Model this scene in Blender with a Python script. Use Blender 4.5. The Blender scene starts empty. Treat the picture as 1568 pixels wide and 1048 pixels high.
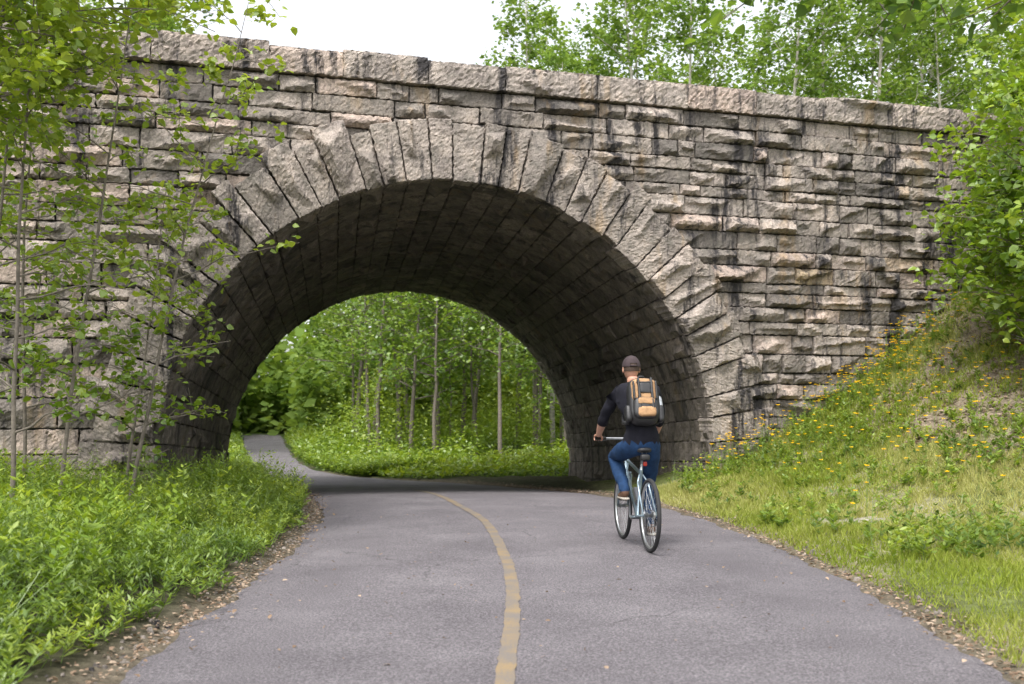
import bpy, bmesh, math, random
import numpy as np
from mathutils import Vector, Matrix, noise
R=np.random.default_rng(7); random.seed(7)
scene=bpy.context.scene
COL=scene.collection
rad=math.radians
# ------------------------------------------------------------------ helpers
def link(ob,parent=None):
    COL.objects.link(ob)
    if parent: ob.parent=parent
    return ob
def mesh_np(name,V,F,mats,rnd=None,mi=None,smooth=False,parent=None,obj=True,col=None):
    me=bpy.data.meshes.new(name)
    V=np.asarray(V,dtype=np.float32); F=np.asarray(F,dtype=np.int32)
    me.vertices.add(len(V)); me.vertices.foreach_set('co',V.ravel())
    n,k=F.shape
    me.loops.add(n*k); me.loops.foreach_set('vertex_index',F.ravel())
    me.polygons.add(n); me.polygons.foreach_set('loop_start',np.arange(0,n*k,k,dtype=np.int32))
    for m in mats: me.materials.append(m)
    if mi is not None: me.polygons.foreach_set('material_index',np.asarray(mi,dtype=np.int32))
    me.polygons.foreach_set('use_smooth',np.full(n,smooth,dtype=bool))
    me.update(calc_edges=True)
    if rnd is not None:
        a=me.attributes.new('rnd','FLOAT','POINT'); a.data.foreach_set('value',np.asarray(rnd,dtype=np.float32))
    if col is not None:
        a=me.attributes.new('gcol','FLOAT_COLOR','POINT'); a.data.foreach_set('color',np.asarray(col,dtype=np.float32).ravel())
    me.validate()
    if not obj: return me
    return link(bpy.data.objects.new(name,me),parent)
class MB:
    def __init__(s): s.V=[];s.F=[];s.M=[];s.R=[];s.n=0
    def add(s,V,F,m=0,r=0.5):
        V=np.asarray(V,float); F=np.asarray(F,int)
        s.V.append(V); s.F.append(F+s.n); s.n+=len(V)
        s.M.append(np.full(len(F),m)); 
        s.R.append(np.full(len(V),r) if np.isscalar(r) else r)
    def build(s,name,mats,parent=None,smooth=False,obj=True):
        return mesh_np(name,np.concatenate(s.V),np.concatenate(s.F),mats,np.concatenate(s.R),np.concatenate(s.M),smooth,parent,obj)
def tube(pts,rr,n=8,cap=True):
    P=np.asarray(pts,float); m=len(P)
    rr=np.full(m,rr) if np.isscalar(rr) else np.asarray(rr,float)
    T=np.gradient(P,axis=0); T/=np.linalg.norm(T,axis=1)[:,None]+1e-9
    ref=np.array([0,0,1.]) if abs(T[0,2])<.9 else np.array([1.,0,0])
    a=np.linspace(0,2*np.pi,n,endpoint=False)
    V=[]
    for i in range(m):
        x=ref-T[i]*ref.dot(T[i]); x/=np.linalg.norm(x)+1e-9; y=np.cross(T[i],x); ref=x
        V.append(P[i]+rr[i]*(np.cos(a)[:,None]*x+np.sin(a)[:,None]*y))
    F=[]
    for i in range(m-1):
        for j in range(n):
            k=(j+1)%n
            F.append((i*n+j,i*n+k,(i+1)*n+k,(i+1)*n+j))
    V=np.concatenate(V)
    if cap:
        c0=len(V); V=np.vstack([V,P[0],P[-1]])
        for j in range(0,n,2):
            F.append((c0,j,(j+1)%n,(j+2)%n)); b=(m-1)*n; F.append((c0+1,b+j,b+(j+1)%n,b+(j+2)%n))
    return V,np.array(F)
def torus(c,Rm,r,n=48,k=8,flat=1.0):
    a=np.linspace(0,2*np.pi,n,endpoint=False); b=np.linspace(0,2*np.pi,k,endpoint=False)
    A,B=np.meshgrid(a,b,indexing='ij')
    rr=Rm+r*np.cos(B)*flat
    V=np.stack([c[0]+r*np.sin(B),c[1]+rr*np.cos(A),c[2]+rr*np.sin(A)],-1).reshape(-1,3)
    F=[(i*k+j,((i+1)%n)*k+j,((i+1)%n)*k+(j+1)%k,i*k+(j+1)%k) for i in range(n) for j in range(k)]
    return V,np.array(F)
def sellip(c,d,e=0.5,nu=20,nv=14,rot=None):
    u=np.linspace(-np.pi,np.pi,nu,endpoint=False); v=np.linspace(-np.pi/2,np.pi/2,nv)
    U,Vv=np.meshgrid(u,v,indexing='ij')
    f=lambda x:np.sign(x)*np.abs(x)**e
    P=np.stack([d[0]*f(np.cos(Vv))*f(np.cos(U)),d[1]*f(np.cos(Vv))*f(np.sin(U)),d[2]*f(np.sin(Vv))],-1).reshape(-1,3)
    if rot is not None: P=P@np.array(rot).T
    P+=np.array(c)
    F=[(i*nv+j,((i+1)%nu)*nv+j,((i+1)%nu)*nv+j+1,i*nv+j+1) for i in range(nu) for j in range(nv-1)]
    return P,np.array(F)
def hsh(ix,iy,s): 
    v=np.sin(ix*127.1+iy*311.7+s*74.7)*43758.5453
    return v-np.floor(v)
def vn(x,y,sc,s=0):
    x=np.asarray(x)*sc; y=np.asarray(y)*sc
    ix=np.floor(x);iy=np.floor(y);fx=x-ix;fy=y-iy
    fx=fx*fx*(3-2*fx);fy=fy*fy*(3-2*fy)
    return (hsh(ix,iy,s)*(1-fx)+hsh(ix+1,iy,s)*fx)*(1-fy)+(hsh(ix,iy+1,s)*(1-fx)+hsh(ix+1,iy+1,s)*fx)*fy
def sst(x): x=np.clip(x,0,1); return x*x*(3-2*x)
# ------------------------------------------------------------------ materials
def newmat(name):
    m=bpy.data.materials.new(name); m.use_nodes=True; nt=m.node_tree
    for n in list(nt.nodes): nt.nodes.remove(n)
    return m,nt,nt.nodes,nt.links
def ramp(N,pts,interp='LINEAR'):
    r=N.new('ShaderNodeValToRGB'); r.color_ramp.interpolation=interp
    e=r.color_ramp.elements
    while len(e)<len(pts): e.new(.5)
    for i,(p,c) in enumerate(pts):
        e[i].position=p; e[i].color=(*c,1) if len(c)==3 else c
    return r
def noisen(N,L,vec,sc,det=4,ro=.6):
    n=N.new('ShaderNodeTexNoise'); n.inputs['Scale'].default_value=sc; n.inputs['Detail'].default_value=det; n.inputs['Roughness'].default_value=ro
    if vec is not None: L.new(vec,n.inputs['Vector'])
    return n
def mix(N,L,typ,fac,a,b):
    m=N.new('ShaderNodeMix'); m.data_type='RGBA'; m.blend_type=typ
    for sock,v in ((m.inputs[0],fac),(m.inputs[6],a),(m.inputs[7],b)):
        if isinstance(v,(int,float)): sock.default_value=v
        elif isinstance(v,tuple): sock.default_value=(*v,1)
        else: L.new(v,sock)
    return m.outputs[2]
def simple(name,col,rough=.6,metal=0.,var=.25,sc=20,bump=0.,spec=.5):
    m,nt,N,L=newmat(name)
    o=N.new('ShaderNodeOutputMaterial'); p=N.new('ShaderNodeBsdfPrincipled')
    tc=N.new('ShaderNodeTexCoord'); n=noisen(N,L,tc.outputs['Object'],sc)
    r=ramp(N,[(0.25,(1-var,)*3),(0.75,(1+var,)*3)]); L.new(n.outputs[0],r.inputs[0])
    c=mix(N,L,'MULTIPLY',1.0,tuple(col),r.outputs[0]); L.new(c,p.inputs['Base Color'])
    p.inputs['Roughness'].default_value=rough; p.inputs['Metallic'].default_value=metal
    p.inputs['Specular IOR Level'].default_value=spec
    if bump:
        b=N.new('ShaderNodeBump'); b.inputs['Strength'].default_value=bump; b.inputs['Distance'].default_value=.01
        L.new(n.outputs[0],b.inputs['Height']); L.new(b.outputs[0],p.inputs['Normal'])
    L.new(p.outputs[0],o.inputs[0]); return m
def leafmat(name,c0,c1,c2,trans=.42,gl=.06):
    m,nt,N,L=newmat(name)
    o=N.new('ShaderNodeOutputMaterial'); p=N.new('ShaderNodeBsdfDiffuse'); t=N.new('ShaderNodeBsdfTranslucent')
    a=N.new('ShaderNodeAttribute'); a.attribute_name='rnd'
    r=ramp(N,[(0,c0),(.5,c1),(1,c2)]); L.new(a.outputs['Fac'],r.inputs[0])
    L.new(r.outputs[0],p.inputs[0])
    c=mix(N,L,'MULTIPLY',1.0,r.outputs[0],(1.5,1.45,.7)); L.new(c,t.inputs[0])
    mx=N.new('ShaderNodeMixShader'); mx.inputs[0].default_value=trans
    L.new(p.outputs[0],mx.inputs[1]); L.new(t.outputs[0],mx.inputs[2]); out=mx.outputs[0]
    if gl:
        g_=N.new('ShaderNodeBsdfGlossy'); g_.inputs['Roughness'].default_value=.45; g_.inputs[0].default_value=(.8,.85,.8,1)
        m2=N.new('ShaderNodeMixShader'); m2.inputs[0].default_value=gl; L.new(out,m2.inputs[1]); L.new(g_.outputs[0],m2.inputs[2]); out=m2.outputs[0]
    L.new(out,o.inputs[0]); return m
def stonemat(name,gain=1.0,stain=1.0):
    m,nt,N,L=newmat(name)
    o=N.new('ShaderNodeOutputMaterial'); p=N.new('ShaderNodeBsdfPrincipled')
    tc=N.new('ShaderNodeTexCoord'); a=N.new('ShaderNodeAttribute'); a.attribute_name='rnd'
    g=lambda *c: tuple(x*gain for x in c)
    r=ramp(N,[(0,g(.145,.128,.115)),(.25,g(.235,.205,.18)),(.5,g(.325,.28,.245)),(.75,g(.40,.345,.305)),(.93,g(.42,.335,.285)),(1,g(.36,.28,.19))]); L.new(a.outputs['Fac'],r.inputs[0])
    n1=noisen(N,L,tc.outputs['Object'],2.2,6,.65)
    r1=ramp(N,[(.3,(.52,.52,.54)),(.55,(1,1,1)),(.75,(1.38,1.32,1.27))]); L.new(n1.outputs[0],r1.inputs[0])
    c=mix(N,L,'MULTIPLY',1.0,r.outputs[0],r1.outputs[0])
    n2=noisen(N,L,tc.outputs['Object'],38,5,.7)
    r2=ramp(N,[(.3,(.5,.5,.5)),(.62,(1.18,1.18,1.18))]); L.new(n2.outputs[0],r2.inputs[0])
    c=mix(N,L,'MULTIPLY',.85,c,r2.outputs[0])
    n6=noisen(N,L,tc.outputs['Object'],6.5,6,.7); r6=ramp(N,[(.48,(0,0,0)),(.64,(.65*stain,)*3)]); L.new(n6.outputs[0],r6.inputs[0])
    c=mix(N,L,'MIX',r6.outputs[0],c,g(.125,.117,.10))
    mp=N.new('ShaderNodeMapping'); mp.inputs['Scale'].default_value=(1.5,1.5,.25); L.new(tc.outputs['Object'],mp.inputs[0])
    n3=noisen(N,L,mp.outputs[0],1.7,7,.74)
    r3=ramp(N,[(.52,(0,0,0)),(.61,(stain,)*3)]); L.new(n3.outputs[0],r3.inputs[0])
    c=mix(N,L,'MIX',r3.outputs[0],c,(.036,.033,.034))
    mp2=N.new('ShaderNodeMapping'); mp2.inputs['Scale'].default_value=(2.2,2.2,.5); mp2.inputs['Location'].default_value=(7,3,5); L.new(tc.outputs['Object'],mp2.inputs[0])
    n4=noisen(N,L,mp2.outputs[0],1.3,5,.6)
    r4=ramp(N,[(.58,(0,0,0)),(.72,(.5,.5,.5))]); L.new(n4.outputs[0],r4.inputs[0])
    c=mix(N,L,'MIX',r4.outputs[0],c,g(.34,.235,.13))
    L.new(c,p.inputs['Base Color']); p.inputs['Roughness'].default_value=.85; p.inputs['Specular IOR Level'].default_value=.25
    b=N.new('ShaderNodeBump'); b.inputs['Strength'].default_value=.9; b.inputs['Distance'].default_value=.03
    n5=noisen(N,L,tc.outputs['Object'],16,8,.7); L.new(n5.outputs[0],b.inputs['Height']); L.new(b.outputs[0],p.inputs['Normal'])
    L.new(p.outputs[0],o.inputs[0]); return m
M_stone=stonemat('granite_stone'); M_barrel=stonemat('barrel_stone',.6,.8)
M_mortar=simple('mortar',(.045,.042,.038),.9,0,.3,8)
M_bark=simple('bark',(.17,.145,.12),.9,0,.45,14,.6)
M_birch=simple('birch_bark',(.42,.39,.34),.8,0,.45,9,.4)
M_leafA=leafmat('leaf_bright',(.08,.16,.015),(.18,.27,.025),(.31,.38,.045))
M_leafB=leafmat('leaf_forest',(.055,.125,.02),(.13,.22,.035),(.26,.35,.06))
M_leafC=leafmat('leaf_herb',(.07,.13,.02),(.16,.24,.03),(.30,.37,.055))
M_leafD=leafmat('leaf_distant',(.09,.16,.04),(.16,.25,.06),(.25,.34,.09),gl=0)
M_grass=leafmat('grass_blade',(.12,.18,.025),(.24,.29,.05),(.38,.37,.15),.35,gl=0)
M_dead=leafmat('dead_leaf',(.12,.08,.055),(.25,.18,.13),(.38,.30,.23),.1,gl=0)
M_flower=leafmat('yellow_petal',(.65,.38,.01),(.75,.48,.02),(.8,.55,.03),.25,gl=0)
# ------------------------------------------------------------------ layout frame of the bridge
A0=np.array([-5.26,14.6,0.]); EU=np.array([.9637,.2668,0.]); NO=np.array([.2668,-.9637,0.]); UP=np.array([0,0,1.])
D=np.array([-1.83,10.2,-.45]); RA=4.5; UC=4.5; ZC=.5
# ------------------------------------------------------------------ road
pairs=[((-1.9,-14),(2.2,-14)),((-1.93,-3),(2.25,-3)),((-1.93,2),(2.35,2)),((-1.96,4.7),(2.42,4.9)),((-2.0,7.6),(2.6,7.6)),((-2.25,11.2),(2.5,11.2)),((-2.83,14.7),(2.0,14.7)),
((-3.9,19),(1.25,19)),((-4.7,22),(.6,22.6)),((-5.5,24.4),(-.7,25.2)),((-6.3,26.4),(-3.4,27.6)),((-7.4,29.2),(-5.4,30.2)),((-9.8,37),(-8.0,37.4)),((-14.0,52),(-11.8,52)),((-20.4,75),(-17.6,75)),((-30,105),(-27,105))]
LP=np.array([p[0] for p in pairs],float); RP=np.array([p[1] for p in pairs],float)
def catmull(P,n=16):
    out=[]
    for i in range(1,len(P)-2):
        p0,p1,p2,p3=P[i-1],P[i],P[i+1],P[i+2]
        for t in np.linspace(0,1,n,endpoint=False):
            out.append(.5*((2*p1)+(-p0+p2)*t+(2*p0-5*p1+4*p2-p3)*t*t+(-p0+3*p1-3*p2+p3)*t**3))
    return np.array(out)
LC=catmull(LP); RC=catmull(RP); CC=(LC+RC)/2; HW=np.linalg.norm(RC-LC,axis=1)/2
def rz(y): return -.45*sst((np.asarray(y)-14)/12)+.011*np.maximum(np.asarray(y)-34,0)*(np.asarray(y)<90)+.616*(np.asarray(y)>=90)
def roaddist(x,y):
    x=np.asarray(x,float);y=np.asarray(y,float); out=np.empty(len(x))
    for s in range(0,len(x),20000):
        d=np.hypot(x[s:s+20000,None]-CC[None,:,0],y[s:s+20000,None]-CC[None,:,1])-HW[None,:]
        out[s:s+20000]=d.min(1)
    return out
def TH(x,y,d=None):
    x=np.asarray(x,float);y=np.asarray(y,float)
    if d is None: d=roaddist(x,y)
    foot=np.interp(y,[0,9,13,17,22,27,35,60,120],[6.8,5.2,4.0,3.1,2.8,3.2,9,25,80])
    sl=np.interp(y,[0,9,14,16.5,18.5,120],[.25,.34,.43,.52,.70,.7])
    q=(x-foot)/.5; b=.5*np.where(q>20,q,np.log1p(np.exp(np.clip(q,-30,20))))*sl
    b=np.minimum(b,6.0)
    footl=np.interp(y,[0,14,27,35,52,75,120],[-10,-9,-10.5,-17,-26,-42,-90])
    ql=(footl-x)/.8; bl=.8*np.where(ql>20,ql,np.log1p(np.exp(np.clip(ql,-30,20))))*.55
    bl=np.minimum(bl,6.0)
    ns=(vn(x,y,.6,1)-.4)*.14+(vn(x,y,2.1,2)-.5)*.07+(vn(x,y,6,3)-.5)*.03
    f=sst(d/.9)
    off=np.where(d<0,-.04,-.04+.05*sst(d/.25))
    return rz(y)+b+bl+f*(ns+.03)+off
xs=np.unique(np.concatenate([-np.geomspace(12,400,26),np.arange(-12,14.01,.16),np.geomspace(14,400,26)]))
ys=np.unique(np.concatenate([-np.geomspace(4,300,16),np.arange(-4,32,.16),np.geomspace(32,500,32)]))
X,Y=np.meshgrid(xs,ys,indexing='ij'); x=X.ravel();y=Y.ravel(); d=roaddist(x,y); z=TH(x,y,d)
z=z-.12*(y>32)*(d<1.5)
nx,ny=len(xs),len(ys)
I=np.arange(nx*ny).reshape(nx,ny); F=np.stack([I[:-1,:-1],I[1:,:-1],I[1:,1:],I[:-1,1:]],-1).reshape(-1,4)
def lerp(a,b,t): return a*(1-t[:,None])+np.array(b)*t[:,None]
def littermask(x,y,z): return sst((z-.5)/.5)*sst((vn(x,y,.8,9)*.6+vn(x,y,2.5,10)*.4-.42)/.15)*sst((x-.28*y-.2)/1.2)
col=np.tile([.06,.06,.035],(len(x),1))
right=sst((x-1.5)/.8)*(y<30)
col=lerp(col,(.14,.165,.055),right*sst((d-.1)/.4))
litter=right*littermask(x,y,z)
pale=right*sst((vn(x,y,.9,12)-.42)/.2)*.8
col=lerp(col,(.27,.25,.15),pale)
col=lerp(col,(.23,.185,.14),litter*.9)
sand=np.exp(-((x-3.6)/.7)**2-((y-10.6)/.9)**2); col=lerp(col,(.36,.33,.28),np.clip(sand*1.3*sst((vn(x,y,3,15)-.25)/.3),0,1))
far=(y>27.5)*1.; col=lerp(col,(.07,.10,.03),far*.9)
edge=(1-sst((d-.05)/.3))*(d>-.3); col=lerp(col,(.15,.125,.095),edge*.9)
col=np.hstack([col,np.ones((len(x),1))])
m,nt,N,L=newmat('ground_soil')
o=N.new('ShaderNodeOutputMaterial'); p=N.new('ShaderNodeBsdfPrincipled'); a=N.new('ShaderNodeAttribute'); a.attribute_name='gcol'
tc=N.new('ShaderNodeTexCoord'); n1=noisen(N,L,tc.outputs['Object'],9,8,.75); r1=ramp(N,[(.3,(.4,.4,.4)),(.7,(1.5,1.5,1.5))]); L.new(n1.outputs[0],r1.inputs[0])
c=mix(N,L,'MULTIPLY',1.0,a.outputs['Color'],r1.outputs[0]); L.new(c,p.inputs['Base Color']); p.inputs['Roughness'].default_value=.95; p.inputs['Specular IOR Level'].default_value=.1
b=N.new('ShaderNodeBump'); b.inputs['Strength'].default_value=1; b.inputs['Distance'].default_value=.03; n2=noisen(N,L,tc.outputs['Object'],30,5,.7); L.new(n2.outputs[0],b.inputs['Height']); L.new(b.outputs[0],p.inputs['Normal']); L.new(p.outputs[0],o.inputs[0])
mesh_np('ground',np.stack([x,y,z],-1),F,[m],smooth=True,col=col)
# asphalt
m,nt,N,L=newmat('asphalt'); M_asph=m
o=N.new('ShaderNodeOutputMaterial'); p=N.new('ShaderNodeBsdfPrincipled'); tc=N.new('ShaderNodeTexCoord'); vec=tc.outputs['Object']
n1=noisen(N,L,vec,.9,6,.6); r1=ramp(N,[(.3,(.10,.091,.10)),(.55,(.132,.121,.131)),(.75,(.168,.156,.166))]); L.new(n1.outputs[0],r1.inputs[0])
n2=noisen(N,L,vec,75,4,.85); r2=ramp(N,[(.3,(.25,.25,.25)),(.5,(1,1,1)),(.68,(2.5,2.5,2.45))]); L.new(n2.outputs[0],r2.inputs[0])
c=mix(N,L,'MULTIPLY',1.0,r1.outputs[0],r2.outputs[0])
vo=N.new('ShaderNodeTexVoronoi'); vo.feature='DISTANCE_TO_EDGE'; vo.inputs['Scale'].default_value=.55
nw=noisen(N,L,vec,2.5,5,.7); wv=mix(N,L,'ADD',.35,vec,nw.outputs['Color']); L.new(wv,vo.inputs['Vector'])
rc=ramp(N,[(0.0,(.35,.35,.35)),(.007,(1,1,1))]); L.new(vo.outputs['Distance'],rc.inputs[0])
nm=noisen(N,L,vec,.45,2,.5); rm=ramp(N,[(.48,(0,0,0)),(.6,(.8,.8,.8))]); L.new(nm.outputs[0],rm.inputs[0])
c=mix(N,L,'MULTIPLY',rm.outputs[0],c,rc.outputs[0])
L.new(c,p.inputs['Base Color']); p.inputs['Roughness'].default_value=.85; p.inputs['Specular IOR Level'].default_value=.3
b=N.new('ShaderNodeBump'); b.inputs['Strength'].default_value=.9; b.inputs['Distance'].default_value=.012; L.new(n2.outputs[0],b.inputs['Height']); L.new(b.outputs[0],p.inputs['Normal']); L.new(p.outputs[0],o.inputs[0])
NC=18; V=[]
n=len(LC)
tt=np.linspace(0,n-1,n*6)
Lf=np.stack([np.interp(tt,np.arange(n),LC[:,k]) for k in (0,1)],-1); Rf=np.stack([np.interp(tt,np.arange(n),RC[:,k]) for k in (0,1)],-1)
Lf[:,0]+=(vn(Lf[:,0],Lf[:,1],1.3,21)-.5)*.16+(vn(Lf[:,0],Lf[:,1],7,22)-.5)*.08
Rf[:,0]+=(vn(Rf[:,0],Rf[:,1],1.3,23)-.5)*.16+(vn(Rf[:,0],Rf[:,1],7,24)-.5)*.08
s=np.linspace(0,1,NC); P=Lf[:,None]*(1-s)[None,:,None]+Rf[:,None]*s[None,:,None]
crown=.02*(1-(2*s-1)**2)[None,:]; zz=rz(P[...,1])+.004+crown
zz[:,0]-=.03; zz[:,-1]-=.03
V=np.concatenate([P,zz[...,None]],-1).reshape(-1,3); I=np.arange(len(tt)*NC).reshape(len(tt),NC)
F=np.stack([I[:-1,:-1],I[:-1,1:],I[1:,1:],I[1:,:-1]],-1).reshape(-1,4)
mesh_np('bike_path',V,F,[M_asph],smooth=True)
# centre line
m,nt,N,L=newmat('worn_yellow_paint')
o=N.new('ShaderNodeOutputMaterial'); p=N.new('ShaderNodeBsdfPrincipled'); tc=N.new('ShaderNodeTexCoord'); vec=tc.outputs['Object']
n1=noisen(N,L,vec,70,6,.85); n2=noisen(N,L,vec,4,3,.6); mm=mix(N,L,'ADD',.6,n1.outputs[0],n2.outputs[0]); r=ramp(N,[(.5,(.26,.175,.07)),(.72,(.205,.15,.085)),(.86,(.135,.12,.11))]); L.new(mm,r.inputs[0])
L.new(r.outputs[0],p.inputs['Base Color']); p.inputs['Roughness'].default_value=.8; L.new(p.outputs[0],o.inputs[0]); M_yel=m
cl=catmull(np.array([(-.05,-6),(-.05,0),(-.04,2.5),(-.03,4.67),(0,6),(0,7.3),(-.08,9.07),(-.34,11.9),(-.82,14.3),(-1.35,17),(-1.95,19.8),(-2.8,23)],float),20)
T=np.gradient(cl,axis=0); T/=np.linalg.norm(T,axis=1)[:,None]; nn=np.stack([T[:,1],-T[:,0]],-1)
fr=np.array([-1,-.33,.33,1]); P=cl[:,None]+nn[:,None]*(fr*.048)[None,:,None]; P[:,0]+= (R.normal(0,.005,(len(cl),1)))*nn; P[:,-1]+=(R.normal(0,.005,(len(cl),1)))*nn
zz=rz(P[...,1])+.0285
V=np.concatenate([P,zz[...,None]],-1).reshape(-1,3); I=np.arange(len(cl)*4).reshape(len(cl),4)
F=np.stack([I[:-1,:-1],I[:-1,1:],I[1:,1:],I[1:,:-1]],-1).reshape(-1,4)
mesh_np('yellow_centre_line',V,F,[M_yel],smooth=True)
# ------------------------------------------------------------------ stone bridge
bridge=link(bpy.data.objects.new('stone_arch_bridge',None))
def axis(Ln,step,e=.016):
    n=max(2,int(round((Ln-2*e)/step))+1)
    return np.concatenate([[0],np.linspace(e,Ln-e,n),[Ln]])
def stone_grid(w,h,step,amp,rough=.004,npl=5,kt=(.45,1.0),kb=(1.5,3.4),ks=(.8,3.0),gs=(.34,.9)):
    a=axis(w,step);b=axis(h,step); A,B=np.meshgrid(a,b,indexing='ij')
    k=[R.uniform(*ks),R.uniform(*ks),R.uniform(*kb),R.uniform(*kt)]
    H=np.minimum.reduce([A*k[0],(w-A)*k[1],B*k[2],(h-B)*k[3]+.012])
    for i in range(npl):
        c=R.uniform(.5,1.15)*amp; g=R.normal(0,1,2)*np.array(gs)
        pa=R.uniform(.1,.9)*w; pb=R.uniform(.2,.8)*h
        H=np.minimum(H,c+g[0]*(A-pa)+g[1]*(B-pb))
    H=np.maximum(H,.006)
    inn=(A>0)&(A<w)&(B>0)&(B<h)
    H=H+inn*R.normal(0,rough,H.shape)
    H[~inn]=0
    A=A+inn*R.normal(0,.008,H.shape); B=B+inn*R.normal(0,.008,H.shape)
    A=A+(~inn)*R.normal(0,.006,H.shape); B=B+(~inn)*R.normal(0,.006,H.shape)
    return A,B,H
def padgrid(A,B,H,depth):
    A=np.pad(A,1,mode='edge');B=np.pad(B,1,mode='edge');H=np.pad(H,1,constant_values=-depth)
    I=np.arange(A.size).reshape(A.shape)
    F=np.stack([I[:-1,:-1],I[1:,:-1],I[1:,1:],I[:-1,1:]],-1).reshape(-1,4)
    return A.ravel(),B.ravel(),H.ravel(),F
def clampc(u,z,h,F,rc,zc):
    du=u-UC;dz=z-zc; r=np.hypot(du,dz)
    up=dz>0; ins=np.where(up,r<rc,np.abs(du)<rc)
    sc=np.where(ins&up,rc/np.maximum(r,1e-6),1)
    u2=np.where(ins&up,UC+du*sc,np.where(ins,UC+np.where(du>0,rc,-rc),u)); z2=np.where(ins&up,zc+dz*sc,z)
    F=F[~ins[F].all(1)]
    return u2,z2,np.where(ins,np.minimum(h,0),h),F
def tint(s=.27,m=.5):
    return float(np.clip(R.normal(m,s),0,.92)) if R.random()>.025 else R.uniform(.92,1)
def prof(l,off,zc):
    l=np.asarray(l,float); S=math.pi*RA
    th=math.pi-np.clip(l/RA,0,math.pi)
    r=RA+off
    u=UC+r*np.cos(th); z=zc+r*np.sin(th)
    z=z+np.where(l<0,l,0)+np.where(l>S,-(l-S),0)
    return u,z
def face(name,org,zc,nrm,step,u0,u1,zbot,amp=.1):
    mb=MB(); toW=lambda u,z,h: org+np.outer(u,EU)+np.outer(z,UP)+np.outer(h,nrm)
    ZT=6.47
    def row(z0,z1,ua,ub,wmin,wmax):
        u=ua-R.uniform(0,.5)
        while u<ub:
            w=R.uniform(wmin,wmax); 
            if ub-(u+w)<wmin*.6: w=ub-u+.001
            g=.022
            A,B,H=stone_grid(w-g,(z1-z0)-g,step,amp*R.uniform(.6,1.3))
            a,b,h,F=padgrid(A,B,H,.14)
            sk=R.normal(0,.012)
            uu=u+a; zz=z0+b+sk*(a/w-.5)
            h=h+R.uniform(-.02,.04)
            uu,zz,h,F=clampc(uu,zz,h,F,RA+.5,zc)
            if len(F): mb.add(toW(uu,zz,h),F,0,tint())
            u+=w
    z=ZT; rows=[]
    while z>6.0: 
        hh=R.uniform(.16,.28); rows.append((z-hh,z)); z-=hh
    for (a,b) in rows: row(a,b,u0,u1,.45,1.3)
    ztop=z
    while z>zbot:
        hh=R.uniform(.2,.38) if z>2.6 else R.uniform(.36,.58)
        row(max(z-hh,zbot-.2),z,u0,UC,.5,1.4); z-=hh
    z=ztop
    while z>zbot:
        hh=R.uniform(.17,.34)
        row(z-hh,z,UC,u1,.28,1.15); z-=hh
    S=math.pi*RA; nv=38; ed=np.linspace(0,S,nv+1); ed[1:-1]+=R.uniform(-.08,.08,nv-1)
    tog=0
    for i in range(nv):
        l0,l1=ed[i],ed[i+1]; tog^=1
        ln=(R.uniform(.94,1.10) if tog else R.uniform(.76,.94))
        if 15<i<22: ln=R.uniform(.88,.96)
        lm=(l1-l0)*1.1
        A,B,H=stone_grid(lm,ln,step*.85,amp*R.uniform(1.1,1.6),.005,7,(.6,1.6),(1.0,3),(.6,2.4),(.8,.5))
        a,b,h,F=padgrid(A,B,H,.5)
        ll=l0+.014+(a/lm)*(l1-l0-.028)
        off=b+R.uniform(-.035,.035); h=h+R.uniform(-.02,.05)
        th=math.pi-ll/RA; r=RA+off
        uu=UC+r*np.cos(th); zz=zc+r*np.sin(th)
        mb.add(toW(uu,zz,h+.11),F,0,tint(.17,.55))
    for side in (0,1):
        z=zc
        while z>zbot-.3:
            hh=R.uniform(.42,.62); ln=R.choice([.75,1.0,1.2])*R.uniform(.9,1.05)
            A,B,H=stone_grid(ln,hh-.02,step,amp*1.3,.005,5)
            a,b,h,F=padgrid(A,B,H,.5)
            uu=UC-RA-ln+a if side==0 else UC+RA+a
            mb.add(toW(uu,z-hh+b,h+.11),F,0,tint(.15,.6)); z-=hh
    u=u0
    while u<u1:
        w=R.uniform(1.05,1.7); Hh=.40+R.uniform(-.03,.04); Dp=.55
        A,B,H=stone_grid(w-.012,Hh+Dp,step,.13,.008,7,kt=(1,2))
        H=np.where(B>Hh,np.clip(H,0,.1)*.45,H)
        a,b,h,F=padgrid(A,B,H,.3)
        fr=b<=Hh
        zz=np.where(fr,6.475+b,6.475+Hh+h*.6)
        hh=np.where(fr,.10+h,.10-(b-Hh))
        m1=fr&(b>Hh-.09)&(h>-.2); hh=np.where(m1,hh-((b-(Hh-.09))/.09)**2*.03,hh)
        mb.add(toW(u+a,zz,hh),F,0,float(np.clip(R.normal(.7,.13),0,.92))); u+=w
    ob=mb.build(name,[M_stone],bridge)
    a=np.arange(u0,u1+.1,.12); b=np.arange(zbot-.4,6.6,.12); A,B=np.meshgrid(a,b,indexing='ij'); I=np.arange(A.size).reshape(A.shape)
    F=np.stack([I[:-1,:-1],I[1:,:-1],I[1:,1:],I[:-1,1:]],-1).reshape(-1,4)
    uu,zz,h,F=clampc(A.ravel(),B.ravel(),np.full(A.size,-.05),F,RA+.08,zc)
    mesh_np(name+'_mortar',toW(uu,zz,np.full(A.size,-.05)),F,[M_mortar],parent=bridge)
face('front_face_stones',A0,ZC,NO,.04,-9,16.2,-.5,.175)
face('rear_face_stones',A0+np.array([D[0],D[1],0]),ZC+D[2],-NO,.11,-9,17,-.9,.12)
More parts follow.
